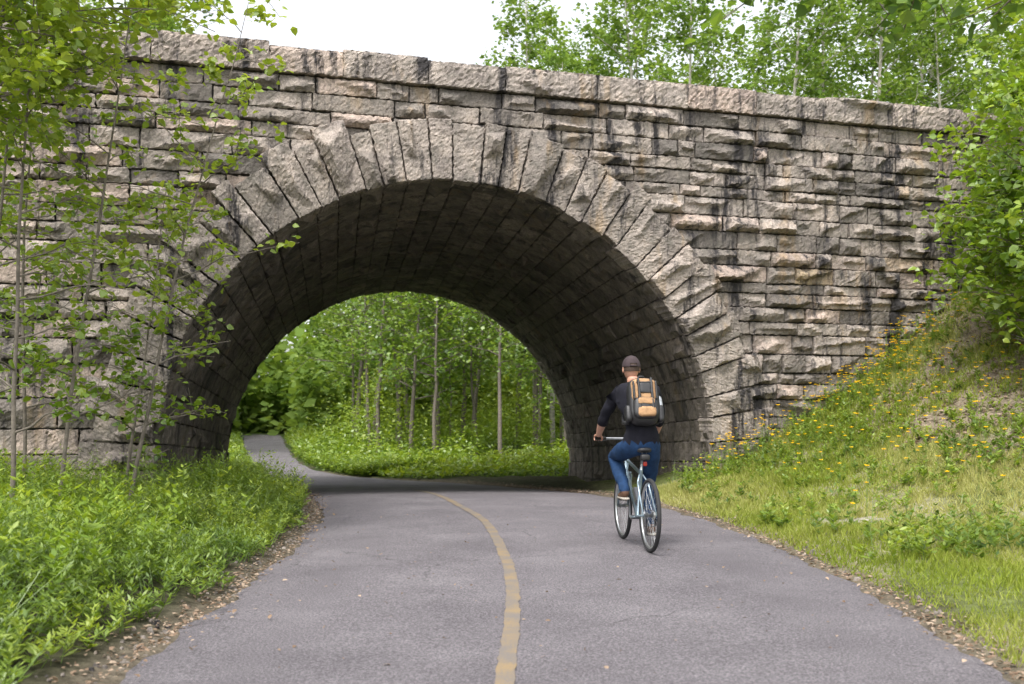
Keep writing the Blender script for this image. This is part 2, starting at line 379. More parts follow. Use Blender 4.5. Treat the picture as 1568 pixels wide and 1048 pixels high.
# barrel
mb=MB(); S=math.pi*RA; ed=np.concatenate([[-1.3,-.85,-.42],np.linspace(0,S,39),[S+.42,S+.85,S+1.3]])
Ld=np.linalg.norm(D)
for i in range(len(ed)-1):
    l0,l1=ed[i],ed[i+1]; v=.03+(-R.uniform(0,.6))
    while v<Ld-.05:
        w=R.uniform(.7,1.5); v1=min(v+w,Ld-.03); v0=max(v,.03)
        if v1-v0>.08:
            A,B,H=stone_grid(v1-v0-.014,l1-l0-.014,.1,.07,.01,4)
            a,b,h,F=padgrid(A,B,H,.1)
            s_=(v0+a)/Ld; u,z=prof(l0+.006+b,-h,ZC)
            Wp=A0+np.outer(u,EU)+np.outer(z,UP)+np.outer(s_,D)
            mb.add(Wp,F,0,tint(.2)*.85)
        v=v1 if v1>v0 else v+w
        if v>=Ld-.04: break
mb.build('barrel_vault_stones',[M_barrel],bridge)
l=np.linspace(-1.4,S+1.4,80); u,z=prof(l,.03,ZC); P0=A0+np.outer(u,EU)+np.outer(z,UP)-NO*.02; P1=P0+D*.998
V=np.vstack([P0,P1]); F=[(i,i+1,81+i-0,80+i) for i in range(79)]
mesh_np('barrel_vault_mortar',V,np.array(F),[M_mortar],parent=bridge)
def prism(pts,z0,z1,name,mat):
    n=len(pts); V=[(p[0],p[1],z0) for p in pts]+[(p[0],p[1],z1) for p in pts]
    F=[(0,1,2,3),(4,5,6,7)]+[(i,(i+1)%4,4+(i+1)%4,4+i) for i in range(4)]
    mesh_np(name,np.array(V),np.array(F),[mat],parent=bridge)
BI=-NO
def pt(u,v): return A0+EU*u+BI*v
Dn=-(D@NO)
prism([pt(-9,.07),pt(16,.07),pt(16,.5),pt(-9,.5)],5.9,6.5,'front_parapet_core',M_mortar)
prism([pt(-9,.5),pt(16.5,.5),pt(16.5,Dn-.5),pt(-9,Dn-.5)],5.75,6.08,'bridge_deck',M_asph)
prism([pt(-9,Dn-.5),pt(15.6,Dn-.5),pt(15.6,Dn-.07),pt(-9,Dn-.07)],5.9,6.5,'rear_parapet_core',M_mortar)
# ------------------------------------------------------------------ foliage tools
def unit(v): return v/(np.linalg.norm(v,axis=-1,keepdims=True)+1e-9)
def leafpoly(P,Dv,Nv,Ls,Ws):
    n=len(P); Dv=unit(Dv); S=unit(np.cross(Dv,Nv)); Nn=np.cross(S,Dv)
    Ls=Ls[:,None];Ws=Ws[:,None]
    return np.stack([P, P+Dv*Ls*.3+S*Ws*.5+Nn*Ws*.12, P+Dv*Ls*.68+S*Ws*.38+Nn*Ws*.08, P+Dv*Ls-Nn*Ws*.12, P+Dv*Ls*.68-S*Ws*.38+Nn*Ws*.08, P+Dv*Ls*.3-S*Ws*.5+Nn*Ws*.12],1).reshape(-1,3)
def leafquad(P,Dv,Nv,Ls,Ws):
    Dv=unit(Dv); S=unit(np.cross(Dv,Nv)); Ls=Ls[:,None];Ws=Ws[:,None]
    return np.stack([P,P+Dv*Ls*.45+S*Ws*.5,P+Dv*Ls,P+Dv*Ls*.45-S*Ws*.5],1).reshape(-1,3)
def leaf_obj(name,P,mat,size,asp=.7,var=.3,upb=.8,hexa=False,rnd=None,parent=None,obj=True,drop=-.2):
    n=len(P); Nv=R.normal(0,1,(n,3)); Nv[:,2]=np.abs(Nv[:,2])+upb; Dv=R.normal(0,1,(n,3)); Dv[:,2]=Dv[:,2]*.4+drop
    Ls=size*R.uniform(1-var,1+var,n); k=6 if hexa else 4
    V=(leafpoly if hexa else leafquad)(P,Dv,unit(Nv),Ls,Ls*asp)
    F=np.arange(n*k).reshape(n,k)
    if rnd is None: rnd=np.clip(R.normal(.45,.22,n),0,1)
    return mesh_np(name,V,F,[mat],np.repeat(rnd,k),None,False,parent,obj)
def tree_parts(seed,H,r0,cb,spread,nbr,nsub,nleaf,sig,lean=(0,0),wob=.15,top=1.0,droop=.0,up=.6):
    rg=np.random.default_rng(seed); mb=MB(); m=10
    t=np.linspace(0,1,m); tr=np.stack([lean[0]*t**1.3+np.cumsum(rg.normal(0,wob*H/60,m)),lean[1]*t**1.3+np.cumsum(rg.normal(0,wob*H/60,m)),t*H],-1); tr[0,:2]=0
    mb.add(*tube(tr,r0*(1-t*.88),8,False),0); pts=[]
    for b in range(nbr):
        f=cb+(1-cb)*((b+rg.uniform(0,1))/nbr)**.9; f=min(f,.99)
        base=np.array([np.interp(f,t,tr[:,k]) for k in range(3)]); az=b*2.4+rg.uniform(-.6,.6)
        fr=(f-cb)/(1-cb); ln=spread*(.35+.65*math.sin(math.pi*min(1,(.18+.82*fr))**1.0)**.8)*rg.uniform(.55,1.2)
        dr=np.array([math.cos(az),math.sin(az),up*rg.uniform(.5,1.4)]); dr/=np.linalg.norm(dr)
        q=np.linspace(0,1,5); pl=base+np.outer(q*ln,dr)+rg.normal(0,.05*ln,(5,3))*q[:,None]; pl[:,2]-=droop*ln*q**2
        rb=r0*(1-f*.88)*.45; mb.add(*tube(pl,rb*(1-q*.85)+.003,5,False),0)
        for s in range(nsub):
            g=rg.uniform(.25,1); sb=np.array([np.interp(g,q,pl[:,k]) for k in range(3)])
            sd=dr+rg.normal(0,.75,3); sd/=np.linalg.norm(sd); sl=ln*rg.uniform(.2,.5)
            sp=sb+np.outer(np.linspace(0,1,3)*sl,sd); sp[:,2]-=droop*sl*np.linspace(0,1,3)**2
            mb.add(*tube(sp,np.array([rb*.35,rb*.2,rb*.1])+.002,4,False),0)
            nl=max(1,int(nleaf*rg.uniform(.5,1.5))); tt=rg.uniform(.1,1.08,nl)
            pts.append(sb+np.outer(tt*sl,sd)+rg.normal(0,sig,(nl,3)))
    return mb,np.concatenate(pts)
def make_tree_mesh(name,bark,leaf,size,asp,hexa,rb=.0,**kw):
    mb,P=tree_parts(**kw); mt=mb.build(name+'_wood',[bark],smooth=True,obj=False)
    rn=np.clip(.47+rb+.55*(vn(P[:,0]+P[:,2]*.7,P[:,1]+P[:,2]*.5,.8,3)-.5)+R.normal(0,.17,len(P)),0,1)
    ml=leaf_obj(name+'_leaves',P,leaf,size,asp,hexa=hexa,obj=False,rnd=rn)
    return mt,ml
def place_tree(name,meshes,loc,rot=0,sc=1):
    e=link(bpy.data.objects.new(name,None)); e.location=loc; e.rotation_euler=(0,0,rot); e.scale=(sc,sc,sc)
    for nm,m in zip(('trunk_and_branches','leaves'),meshes): link(bpy.data.objects.new(nm,m),e)
    return e
T_=[]
for i in range(3):
    T_.append(make_tree_mesh('birch',M_birch,M_leafD,.21,.75,False,seed=20+i,H=20,r0=.16,cb=.28,spread=2.5,nbr=40,nsub=5,nleaf=24,sig=.2,lean=(R.uniform(-1,1),R.uniform(-1,1))))
O_=[]
for i in range(3):
    O_.append(make_tree_mesh('broadleaf',M_bark,M_leafB,.21,.75,False,.15,seed=40+i,H=11,r0=.12,cb=.26,spread=2.9,nbr=30,nsub=5,nleaf=24,sig=.25,lean=(R.uniform(-1,1),R.uniform(-1,1)),up=.35))
S_=[]
for i in range(3):
    S_.append(make_tree_mesh('slender',M_bark,M_leafB,.19,.75,False,.15,seed=50+i,H=11,r0=.10,cb=.36,spread=2.0,nbr=22,nsub=4,nleaf=18,sig=.25,lean=(R.uniform(-1,1),R.uniform(-1,1)),up=.35,wob=.3))
rg=np.random.default_rng(5); placed=[]
def ok(x,y,mn):
    if roaddist([x],[y])[0]<1.6+.03*y: return False
    return all(math.hypot(x-a,y-b)>mn for a,b in placed)
cnt=0
for k in range(900):
    y=rg.uniform(35,60); dr=rg.uniform(-.6,.70); x=dr*y
    if not ok(x,y,3.3): continue
    placed.append((x,y)); gap=(-.30<dr<-.055); zt=float(TH([x],[y])[0])
    if gap or (-.33<dr<.12 and rg.random()<.45):
        h=min(rg.uniform(.2,.29)*y,14); place_tree('maple_tree',O_[cnt%3],(x,y,zt-.05),rg.uniform(0,6.28),h/11)
    else:
        h=rg.uniform(17,23)+(4 if y>48 else 0); place_tree('birch_tree',T_[cnt%3],(x,y,zt-.05),rg.uniform(0,6.28),h/20)
    cnt+=1
    if cnt>60: break
placed2=[]
for k in range(400):
    y=rg.uniform(34,50); dr=rg.uniform(-.17,.10); x=dr*y
    if roaddist([x],[y])[0]<3 or any(math.hypot(x-a,y-b)<1.1 for a,b in placed2): continue
    placed2.append((x,y)); h=min(.27*y,rg.uniform(7.5,13)); place_tree('ash_tree',S_[k%3],(x,y,float(TH([x],[y])[0])-.05),rg.uniform(0,6.28),h/11)
    if len(placed2)>=17: break
n=50000; dr=R.uniform(-.8,.9,n); yy=R.uniform(70,105,n); hm=np.where((dr>-.27)&(dr<-.075),.2*yy+3*vn(dr*60,yy*.1,1,4),24+5*vn(dr*40,yy*.1,1,5)); zz=R.uniform(0,1,n)**.9*hm
cl_=vn(dr*90+zz*.5,zz*.5+yy*.2,1,6)>.38
P=np.stack([dr*yy,yy,zz-.3],-1)[cl_]
n=45000; dr=R.uniform(-.45,.15,n); yy=R.uniform(62,90,n); zz=R.uniform(0,1,n)*(.05+.085*vn(dr*50,yy*.2,1,77))*yy; xx=dr*yy; k=roaddist(xx,yy)>.8
P=np.vstack([P,np.stack([xx,yy,zz-.1],-1)[k]])
leaf_obj('distant_forest',P,M_leafD,.75,.8,rnd=np.clip(.45+.5*vn(P[:,0],P[:,2],.35,8)+R.normal(0,.12,len(P)),0,1))
# woodland undergrowth
n=125000; yy=27.5+R.uniform(0,1,n)**1.1*38; dr=R.uniform(-.42,.22,n); xx=dr*yy; dd=roaddist(xx,yy)
dens=vn(xx,yy,.42,31)*.6+vn(xx,yy,1.7,32)*.4; lft=sst((-.1-dr)/.08); bk=sst((yy-33)/6)
hmax=np.clip(.1+(3.5+3*bk+4*lft)*(dens-.40)*sst((dd-.4)/3)+.25,.10,1.3+1.9*bk+1.6*lft)*np.clip((yy-23)/12,.3,1.3)
keep=(dd>.15)&(dens+R.uniform(0,.25,n)>.42); xx,yy,hmax,dd,dens=xx[keep],yy[keep],hmax[keep],dd[keep],dens[keep]
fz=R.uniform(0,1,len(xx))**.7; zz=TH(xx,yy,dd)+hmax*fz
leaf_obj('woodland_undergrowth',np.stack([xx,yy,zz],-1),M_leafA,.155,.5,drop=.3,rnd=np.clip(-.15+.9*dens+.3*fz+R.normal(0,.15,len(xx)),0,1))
# ------------------------------------------------------------------ saplings at left
def g(x,y): return float(TH([x],[y])[0])
saps=[(-4.35,11.2,6.0,(1.3,.2),11,9),(-4.95,10.8,7.0,(.9,.3),12,10),(-5.5,10.2,7.4,(.5,.2),13,10),(-6.0,12.2,8,(.3,0),14,11),(-6.3,11.4,8.0,(.4,0),15,11),(-4.9,12.6,4.2,(.5,0),16,9),(-4.75,9.4,6.6,(.3,.3),17,9)]
for (sx,sy,H,ln,sd,nl) in saps:
    ms=make_tree_mesh('sapling',M_bark,M_leafA,.09,.78,True,.15,seed=sd,H=H,r0=.026,cb=.14,spread=1.05,nbr=25,nsub=4,nleaf=nl,sig=.06,lean=ln,wob=.22,up=.4,droop=.1)
    place_tree('birch_sapling',ms,(sx,sy,g(sx,sy)-.03))
for (sx,sy,H,ln,sd,sp,cb_) in [(-5.3,8.9,7.0,(1.1,.2),61,1.6,.58),(-6.6,10.6,9,(1.3,-.2),62,2.2,.52),(-4.9,8.2,6.4,(.4,.2),63,1.3,.6)]:
    ms=make_tree_mesh('young_birch',M_bark,M_leafA,.088,.78,True,.2,seed=sd,H=H,r0=.04,cb=cb_,spread=sp,nbr=34,nsub=6,nleaf=22,sig=.1,lean=ln,wob=.2,up=.3,droop=.1)
    place_tree('young_birch_tree',ms,(sx,sy,g(sx,sy)-.03))
for (sx,sy,H,ln,sd,sp) in [(7.7,14.3,4.3,(-.2,-.1),71,1.6),(9.0,15.8,4.8,(-.2,0),72,1.9),(7.9,13.6,2.5,(.0,0),73,1.3),(9.3,17.2,5.0,(-.3,0),74,1.5),(8.2,15.6,2.6,(-.2,0),75,1.4)]:
    ms=make_tree_mesh('maple_sapling',M_bark,M_leafA,.12,.85,True,.1,seed=sd,H=H,r0=.035,cb=.1,spread=sp,nbr=30,nsub=6,nleaf=16,sig=.1,lean=ln,wob=.2,up=.35,droop=.1)
    place_tree('maple_sapling',ms,(sx,sy,g(sx,sy)-.03))
mb,P=tree_parts(seed=81,H=8.5,r0=.13,cb=.5,spread=2.0,nbr=24,nsub=5,nleaf=20,sig=.15)
rg=np.random.default_rng(82); q=np.linspace(0,1,9); limb=np.stack([-5.3*q,1.7*q+.2*np.sin(q*5),2.7+1.32*q**.7],-1)
mb.add(*tube(limb,.05*(1-q*.85),6,False),0); PP=[P]
for k in range(60):
    f=rg.uniform(.3,1); b0=np.array([np.interp(f,q,limb[:,j]) for j in range(3)]); dv=rg.normal(0,1,3); dv[2]=dv[2]*.3+.0; dv[0]-=.3; dv/=np.linalg.norm(dv); sl=rg.uniform(.3,.7)
    mb.add(*tube(b0+np.outer([0,.5*sl,sl],dv),[.01,.006,.003],4,False),0); nl=16; PP.append(b0+np.outer(rg.uniform(.3,1.05,nl)*sl,dv)+rg.normal(0,.06,(nl,3)))
P=np.concatenate(PP); e=link(bpy.data.objects.new('maple_tree',None)); e.location=(7.3,5.6,g(7.3,5.6)-.05)
mb.build('trunk_and_limb',[M_bark],e,True); leaf_obj('leaves',P,M_leafB,.10,.9,hexa=True,parent=e)
# ------------------------------------------------------------------ herbs
def herbs(name,bx,by,hh,nleaf,Ls,mat,stem=True,asp=.26,t0=.2,lift=.5,rn=None,leanv=.16):
    n=len(bx); bz=TH(bx,by)-.01; base=np.stack([bx,by,bz],-1)
    lean=R.normal(0,leanv,(n,2)); tip=base+np.stack([lean[:,0]*hh*2,lean[:,1]*hh*2,hh],-1)
    t=R.uniform(t0,1,(n,nleaf)); P=base[:,None]*(1-t[...,None])+tip[:,None]*t[...,None]
    az=R.uniform(0,6.283,(n,nleaf)); Dv=np.stack([np.cos(az),np.sin(az),lift*R.uniform(.2,1.8,(n,nleaf))],-1)
    Nv=np.stack([-np.cos(az)*.5,-np.sin(az)*.5,np.ones_like(az)],-1)+R.normal(0,.25,(n,nleaf,3))
    L_=Ls*R.uniform(.6,1.25,(n,nleaf))*(1.15-.5*t)
    base_r=R.normal(.42,.16,n) if rn is None else rn
    rr=np.clip(base_r[:,None]+.45*(t-.6)+R.normal(0,.1,(n,nleaf)),0,1)
    V=leafquad(P.reshape(-1,3),Dv.reshape(-1,3),Nv.reshape(-1,3),L_.ravel(),L_.ravel()*asp); rr=np.repeat(rr.ravel(),4)
    if stem:
        w=.004; a=R.uniform(0,6.28,n); sx=np.stack([np.cos(a)*w,np.sin(a)*w,a*0],-1)
        V2=np.stack([base-sx,base+sx,tip+sx*.4,tip-sx*.4],1).reshape(-1,3); V=np.vstack([V,V2]); rr=np.concatenate([rr,np.full(len(V2),.3)])
    mesh_np(name,V,np.arange(len(V)).reshape(-1,4),[mat],rr)
n=13500; bx=R.uniform(-9,-1.6,n); by=R.uniform(2.8,15.5,n); dd=roaddist(bx,by); w=vn(bx,by,1.0,41)*.5+vn(bx,by,2.8,42)*.5
def wallmask(bx,by):
    P=np.stack([bx,by],-1)-A0[:2]; return ((P@(-NO[:2]))<-.2)|((P@EU[:2])>.3)
k=(dd>.08+.2*vn(by,by*0,1.5,4))&(w+R.uniform(0,.6,n)>.44-.1*(dd<.6))&wallmask(bx,by); bx,by,dd,w=bx[k],by[k],dd[k],w[k]
hh=(.08+.66*w)*np.clip(.28+dd*.75,.28,1.1)*R.uniform(.55,1.3,len(bx))
rn_=np.clip(.08+.8*vn(bx,by,1.4,44)+R.normal(0,.13,len(bx)),0,1)
herbs('wild_herbs',bx,by,hh,18,.08,M_leafC,rn=rn_,leanv=.24)
n=1000; cx=R.uniform(-8,-2.6,50); cy=R.uniform(4.5,14.3,50); i=R.integers(0,50,n); bx=cx[i]+R.normal(0,.2,n); by=cy[i]+R.normal(0,.2,n); dd=roaddist(bx,by); k=(dd>.5)&wallmask(bx,by); bx,by,i=bx[k],by[k],i[k]
herbs('leafy_shrub',bx,by,R.uniform(.3,.8,len(bx)),20,.11,M_leafA,asp=.4,rn=np.clip(.25+.5*hsh(i,i*2,3)+R.normal(0,.08,len(bx)),0,1),t0=.35,leanv=.25)
n=1500; by=R.uniform(14,24,n); bx=-2.6-(by-14)*.2-R.uniform(0.2,2.3,n); dd=roaddist(bx,by); k=(dd>.2)&(R.random(n)<np.clip((19-by)/4,.05,1)); bx,by=bx[k],by[k]
herbs('tunnel_verge_plants',bx,by,R.uniform(.15,.5,len(bx)),12,.1,M_leafC)
n=5000; i=R.integers(150,len(CC)-20,n); sd=R.choice([-1,1],n); off=HW[i]+.15+R.uniform(0,1,n)**1.5*3; Tn=unit(np.gradient(CC,axis=0))[i]
bx=CC[i,0]+Tn[:,1]*off*sd; by=CC[i,1]-Tn[:,0]*off*sd; k=(by>26.5)&(roaddist(bx,by)>.12); bx,by=bx[k],by[k]
herbs('roadside_plants',bx,by,R.uniform(.12,.45,len(bx)),12,.15,M_leafC,asp=.4)
# ------------------------------------------------------------------ right verge
def infront(bx,by,m=.1): return ((np.stack([bx,by],-1)-A0[:2])@(-NO[:2]))<-m
def grass(name,bx,by,h,w,rn):
    n=len(bx); b=np.stack([bx,by,TH(bx,by)-.006],-1); a=R.uniform(0,6.28,n); sx=np.stack([np.cos(a)*w,np.sin(a)*w,a*0],-1); ln=R.normal(0,.45,(n,2))
    tip=b+np.stack([ln[:,0]*h,ln[:,1]*h,h],-1); V=np.stack([b-sx,b+sx,tip+sx*.15,tip-sx*.15],1).reshape(-1,3)
    mesh_np(name,V,np.arange(len(V)).reshape(-1,4),[M_grass],np.repeat(rn,4))
n=260000; by=3+R.uniform(0,1,n)**1.2*15.5; bx=R.uniform(2.2,10.5,n); k=(bx<by*.6+.6); bx,by=bx[k],by[k]; dd=roaddist(bx,by)
de=vn(bx,by,1.1,51)*.6+vn(bx,by,3.3,52)*.4; zt=TH(bx,by,dd); bare=littermask(bx,by,zt)*.36; sandm=np.exp(-((bx-3.6)/.7)**2-((by-10.6)/.9)**2)*.5
k=(dd>.12)&infront(bx,by)&(de+R.uniform(-.15,.25,len(bx))>.27+bare+sandm); bx,by,de,dd=bx[k],by[k],de[k],dd[k]
rn=np.clip(.10+.75*vn(bx,by,.7,53)+.25*sst((by-7)/5)+R.normal(0,.14,len(bx)),0,1)
grass('grass_verge',bx,by,R.uniform(.03,.085,len(bx))*(.6+.8*de)*np.clip(dd*1.5+.3,.3,1)*(1+.06*np.maximum(by-9,0)),.0028+.0004*by,rn)
n=6000; by=R.uniform(8,18.8,n); bx=R.uniform(2.6,10.5,n); zt=TH(bx,by); wall=((np.stack([bx,by],-1)-A0[:2])@NO[:2])
pr=.14+.85*np.exp(-(wall-.3)/.8)+.45*sst((vn(bx,by,.8,61)-.52)/.15); k=infront(bx,by)&(R.random(n)<pr)&(roaddist(bx,by)>.35); bx,by,wall=bx[k],by[k],wall[k]
herbs('bank_plants',bx,by,R.uniform(.08,.30,len(bx))*(1+.9*np.exp(-wall)),13,.095,M_leafC,asp=.42,rn=np.clip(.15+.6*vn(bx,by,1.2,68)+R.normal(0,.12,len(bx)),0,1))
n=760; t=R.uniform(8.7,14.0,n); off=np.abs(R.normal(0,.7,n))+.1; P=A0[:2]+np.outer(t,EU[:2])+np.outer(off,NO[:2]); 
P2=np.stack([R.uniform(3.8,8.5,330),R.uniform(11,17,330)],-1); P=np.vstack([P,P2]); P=P[(vn(P[:,0],P[:,1],1.3,66)+R.uniform(-.3,.3,len(P))>.45)&infront(P[:,0],P[:,1])]
zt=TH(P[:,0],P[:,1]); hz=R.uniform(.15,.65,len(P)); c=np.stack([P[:,0],P[:,1],zt+hz],-1)
V=[]
for j in range(6):
    a=j*math.pi/3+R.uniform(0,.3,len(c)); Dv=np.stack([np.cos(a),np.sin(a)-.2,.45+a*0],-1); Nv=np.stack([a*0,a*0-.3,a*0+1],-1)
    fs=R.uniform(.7,1.1,len(c)); V.append(leafquad(c,Dv,Nv,.038*fs,.028*fs))
V=np.concatenate(V); rr=R.uniform(0,1,len(V)//4); st=np.array([.003,0,0]); b0=c.copy(); b0[:,2]=zt
V2=np.stack([b0-st,b0+st,c+st*.5,c-st*.5],1).reshape(-1,3)
VV=np.vstack([V,V2]); mesh_np('yellow_wildflowers',VV,np.arange(len(VV)).reshape(-1,4),[M_flower,M_leafC],np.concatenate([np.repeat(rr,4),np.full(len(V2),.4)]),np.concatenate([np.zeros(len(V)//4),np.ones(len(V2)//4)]))
def litter_obj(name,bx,by,s,zoff=.012):
    n=len(bx); P=np.stack([bx,by,np.maximum(TH(bx,by)+zoff,np.where(roaddist(bx,by)<0.02,rz(by)+.024,-9))],-1); Nv=R.normal(0,.35,(n,3)); Nv[:,2]=1; Dv=R.normal(0,1,(n,3)); Dv[:,2]*=.25
    L_=s*R.uniform(.5,1.4,n); V=leafpoly(P,Dv,Nv,L_,L_*R.uniform(.25,.8,n)); mesh_np(name,V,np.arange(len(V)).reshape(-1,6),[M_dead],np.repeat(R.uniform(0,1,n),6))
xs_=[];ys_=[]
n=6500; i=R.integers(20,130,n); sd=R.choice([-1,1],n); off=HW[i]+R.normal(.07,.10,n); Tn=unit(np.gradient(CC,axis=0))[i]
xs_.append(CC[i,0]+Tn[:,1]*off*sd); ys_.append(CC[i,1]-Tn[:,0]*off*sd+R.uniform(-.4,.4,n))
n=220; xs_.append(R.uniform(-1.9,2.4,n)); ys_.append(R.uniform(4,13,n))
litter_obj('leaf_litter',np.concatenate(xs_),np.concatenate(ys_),.032)
n=19000; by=R.uniform(8,18.3,n); bx=R.uniform(3,10.5,n); zt=TH(bx,by); k=infront(bx,by)&(littermask(bx,by,zt)+R.uniform(-.3,.25,n)>.25); litter_obj('bank_leaf_litter',bx[k],by[k],.06,.02)
n=1500; i=R.integers(20,125,n); sd=R.choice([-1,1],n,p=[.7,.3]); off=HW[i]+np.abs(R.normal(.05,.10,n)); Tn=unit(np.gradient(CC,axis=0))[i]
bx=CC[i,0]+Tn[:,1]*off*sd; by=CC[i,1]-Tn[:,0]*off*sd+R.uniform(-.4,.4,n); bz=TH(bx,by); mb=MB()
cv=np.array([[-1,-1,-1],[1,-1,-1],[1,1,-1],[-1,1,-1],[-.6,-.6,1],[.6,-.6,1],[.6,.6,1],[-.6,.6,1]])*.5; cf=np.array([(0,1,5,4),(1,2,6,5),(2,3,7,6),(3,0,4,7),(4,5,6,7)])
for k in range(n):
    s=R.uniform(.01,.035)*(2.0 if R.random()<.03 else 1); a=R.uniform(0,6.28); v=cv*R.uniform(.7,1.3,(8,3))*s*np.array([1,.8,.6]); c_,s_=math.cos(a),math.sin(a)
    v=np.stack([v[:,0]*c_-v[:,1]*s_,v[:,0]*s_+v[:,1]*c_,v[:,2]],-1)+[bx[k],by[k],bz[k]+s*.1]; mb.add(v,cf,0,R.uniform(.1,.7))
mb.build('roadside_pebbles',[M_stone])
# ------------------------------------------------------------------ bicycle
M_tyre=simple('tyre_rubber',(.02,.02,.022),.8); M_alu=simple('aluminium',(.55,.56,.58),.3,.9,.08); M_frame=simple('frame_paint',(.28,.36,.42),.3,.6,.08)
M_black=simple('black_plastic',(.018,.018,.02),.5); M_red=simple('red_reflector',(.25,.015,.01),.3)
ang=math.atan2(.125,.992)
bike=link(bpy.data.objects.new('bicycle',None)); bike.location=(1.256,9.07,.022); bike.rotation_euler=(0,0,ang)
rw=(0,0,.338); fw=(0,1.05,.338)
for nm,c in (('rear_wheel',rw),('front_wheel',fw)):
    mb=MB(); mb.add(*torus(c,.318,.020,64,10),0); mb.add(*torus(c,.296,.012,64,6),1)
    mb.add(*tube([(-.05,c[1],c[2]),(.05,c[1],c[2])],.018,10),1)
    for sx in (-.025,.025): mb.add(*tube([(sx-.002,c[1],c[2]),(sx+.002,c[1],c[2])],.03,12),1)
    for k in range(32):
        a=k*2*math.pi/32; a2=a+(.35 if k%4<2 else -.35); sx=.025 if k%2 else -.025
        mb.add(*tube([(sx,c[1]+.028*math.cos(a2),c[2]+.028*math.sin(a2)),(0,c[1]+.292*math.cos(a),c[2]+.292*math.sin(a))],.0013,4,False),1)
    mb.build(nm,[M_tyre,M_alu],bike,True)
bb=(0,.44,.28); st=(0,.315,.72); hb=(0,.915,.68); ht=(0,.87,.84)
mb=MB()
mb.add(*tube([bb,st,(0,.305,.76)],.0165,10),0); mb.add(*tube([bb,(0,.90,.70)],.02,10),0); mb.add(*tube([(0,.32,.70),(0,.875,.81)],.016,10),0); mb.add(*tube([hb,ht],.021,12),0)
for sx in (-1,1):
    mb.add(*tube([(sx*.02,.42,.28),(sx*.045,.33,.30),(sx*.062,0,.338)],.010,8),0); mb.add(*tube([(sx*.016,.32,.69),(sx*.05,.25,.62),(sx*.062,0,.338)],.008,8),0)
    mb.add(*tube([(sx*.03,.915,.68),(sx*.055,.925,.655),(sx*.056,.97,.5),(sx*.05,1.05,.338)],.013,8),0)
mb.add(*tube([(-.055,.918,.675),(.055,.918,.675)],.014,8),0)
mb.build('frame_and_fork',[M_frame],bike,True)
mb=MB(); mb.add(*tube([(0,.305,.74),(0,.275,.89)],.0135,10),1); mb.add(*tube([ht,(0,.865,.93),(0,.87,1.0)],.014,10),1); mb.add(*tube([(0,.865,.99),(0,.92,1.02)],.014,10),1)
mb.add(*tube([(-.31,.885,1.022),(-.2,.90,1.022),(-.06,.92,1.02),(.06,.92,1.02),(.2,.90,1.022),(.31,.885,1.022)],.012,10),1)
for sx in (-1,1):
    mb.add(*tube([(sx*.32,.882,1.022),(sx*.21,.899,1.022)],.0165,10),0); mb.add(*tube([(sx*.20,.90,1.02),(sx*.19,.95,1.0),(sx*.27,.965,.99)],.006,6),0)
    mb.add(*tube([(sx*.18,.91,1.02),(sx*.1,1.0,.95),(sx*.02,.96,.78)],.003,5),0)
V,F=sellip((0,.25,.925),(.075,.10,.028),.75); V[:,2]+=np.clip(-(V[:,1]-.22),-.1,.1)*.1; mb.add(V,F,0); mb.add(*sellip((0,.36,.918),(.026,.11,.02),.8),0)
mb.add(*tube([(-.02,.2,.9),(-.02,.34,.9)],.004,5),1); mb.add(*tube([(.02,.2,.9),(.02,.34,.9)],.004,5),1)
mb.add(*sellip((0,.175,.86),(.045,.035,.03),.6),0)
mb.build('saddle_and_handlebar',[M_black,M_alu],bike,True)
mb=MB(); mb.add(*tube([(-.07,bb[1],bb[2]),(.07,bb[1],bb[2])],.02,10),1); mb.add(*torus((.052,.44,.28),.085,.004,40,6),1); mb.add(*torus((.047,.44,.28),.06,.012,30,6),1)
mb.add(*tube([(-.075,.44,.28),(-.085,.45,.45)],.011,8),1); mb.add(*tube([(.075,.44,.28),(.085,.45,.112)],.011,8),1)
for c in ((-.135,.45,.452),(.135,.45,.11)): mb.add(*sellip(c,(.048,.045,.011),.3),0)
mb.add(*tube([(-.08,.45,.45),(-.13,.45,.45)],.006,6),1); mb.add(*tube([(.08,.45,.112),(.13,.45,.112)],.006,6),1)
mb.add(*tube([(.05,.44,.366),(.045,0,.375)],.005,5),0); mb.add(*tube([(.05,.44,.194),(.045,.02,.235)],.005,5),0)
for k in range(6): mb.add(*torus((.028+.004*k,0,.338),.045-.004*k,.003,24,5),1)
mb.add(*tube([(.05,.0,.32),(.055,.01,.25),(.05,.02,.235)],.012,6),0)
mb.build('cranks_pedals_chain',[M_black,M_alu],bike,True)
mb=MB(); mb.add(*sellip((0,.17,.80),(.018,.008,.022),.5),0); mb.build('rear_reflector',[M_red],bike,True)
mb=MB(); mb.add(*tube([(.02,.50,.42),(.02,.62,.53)],.036,12),0); mb.build('water_bottle',[M_alu],bike,True)
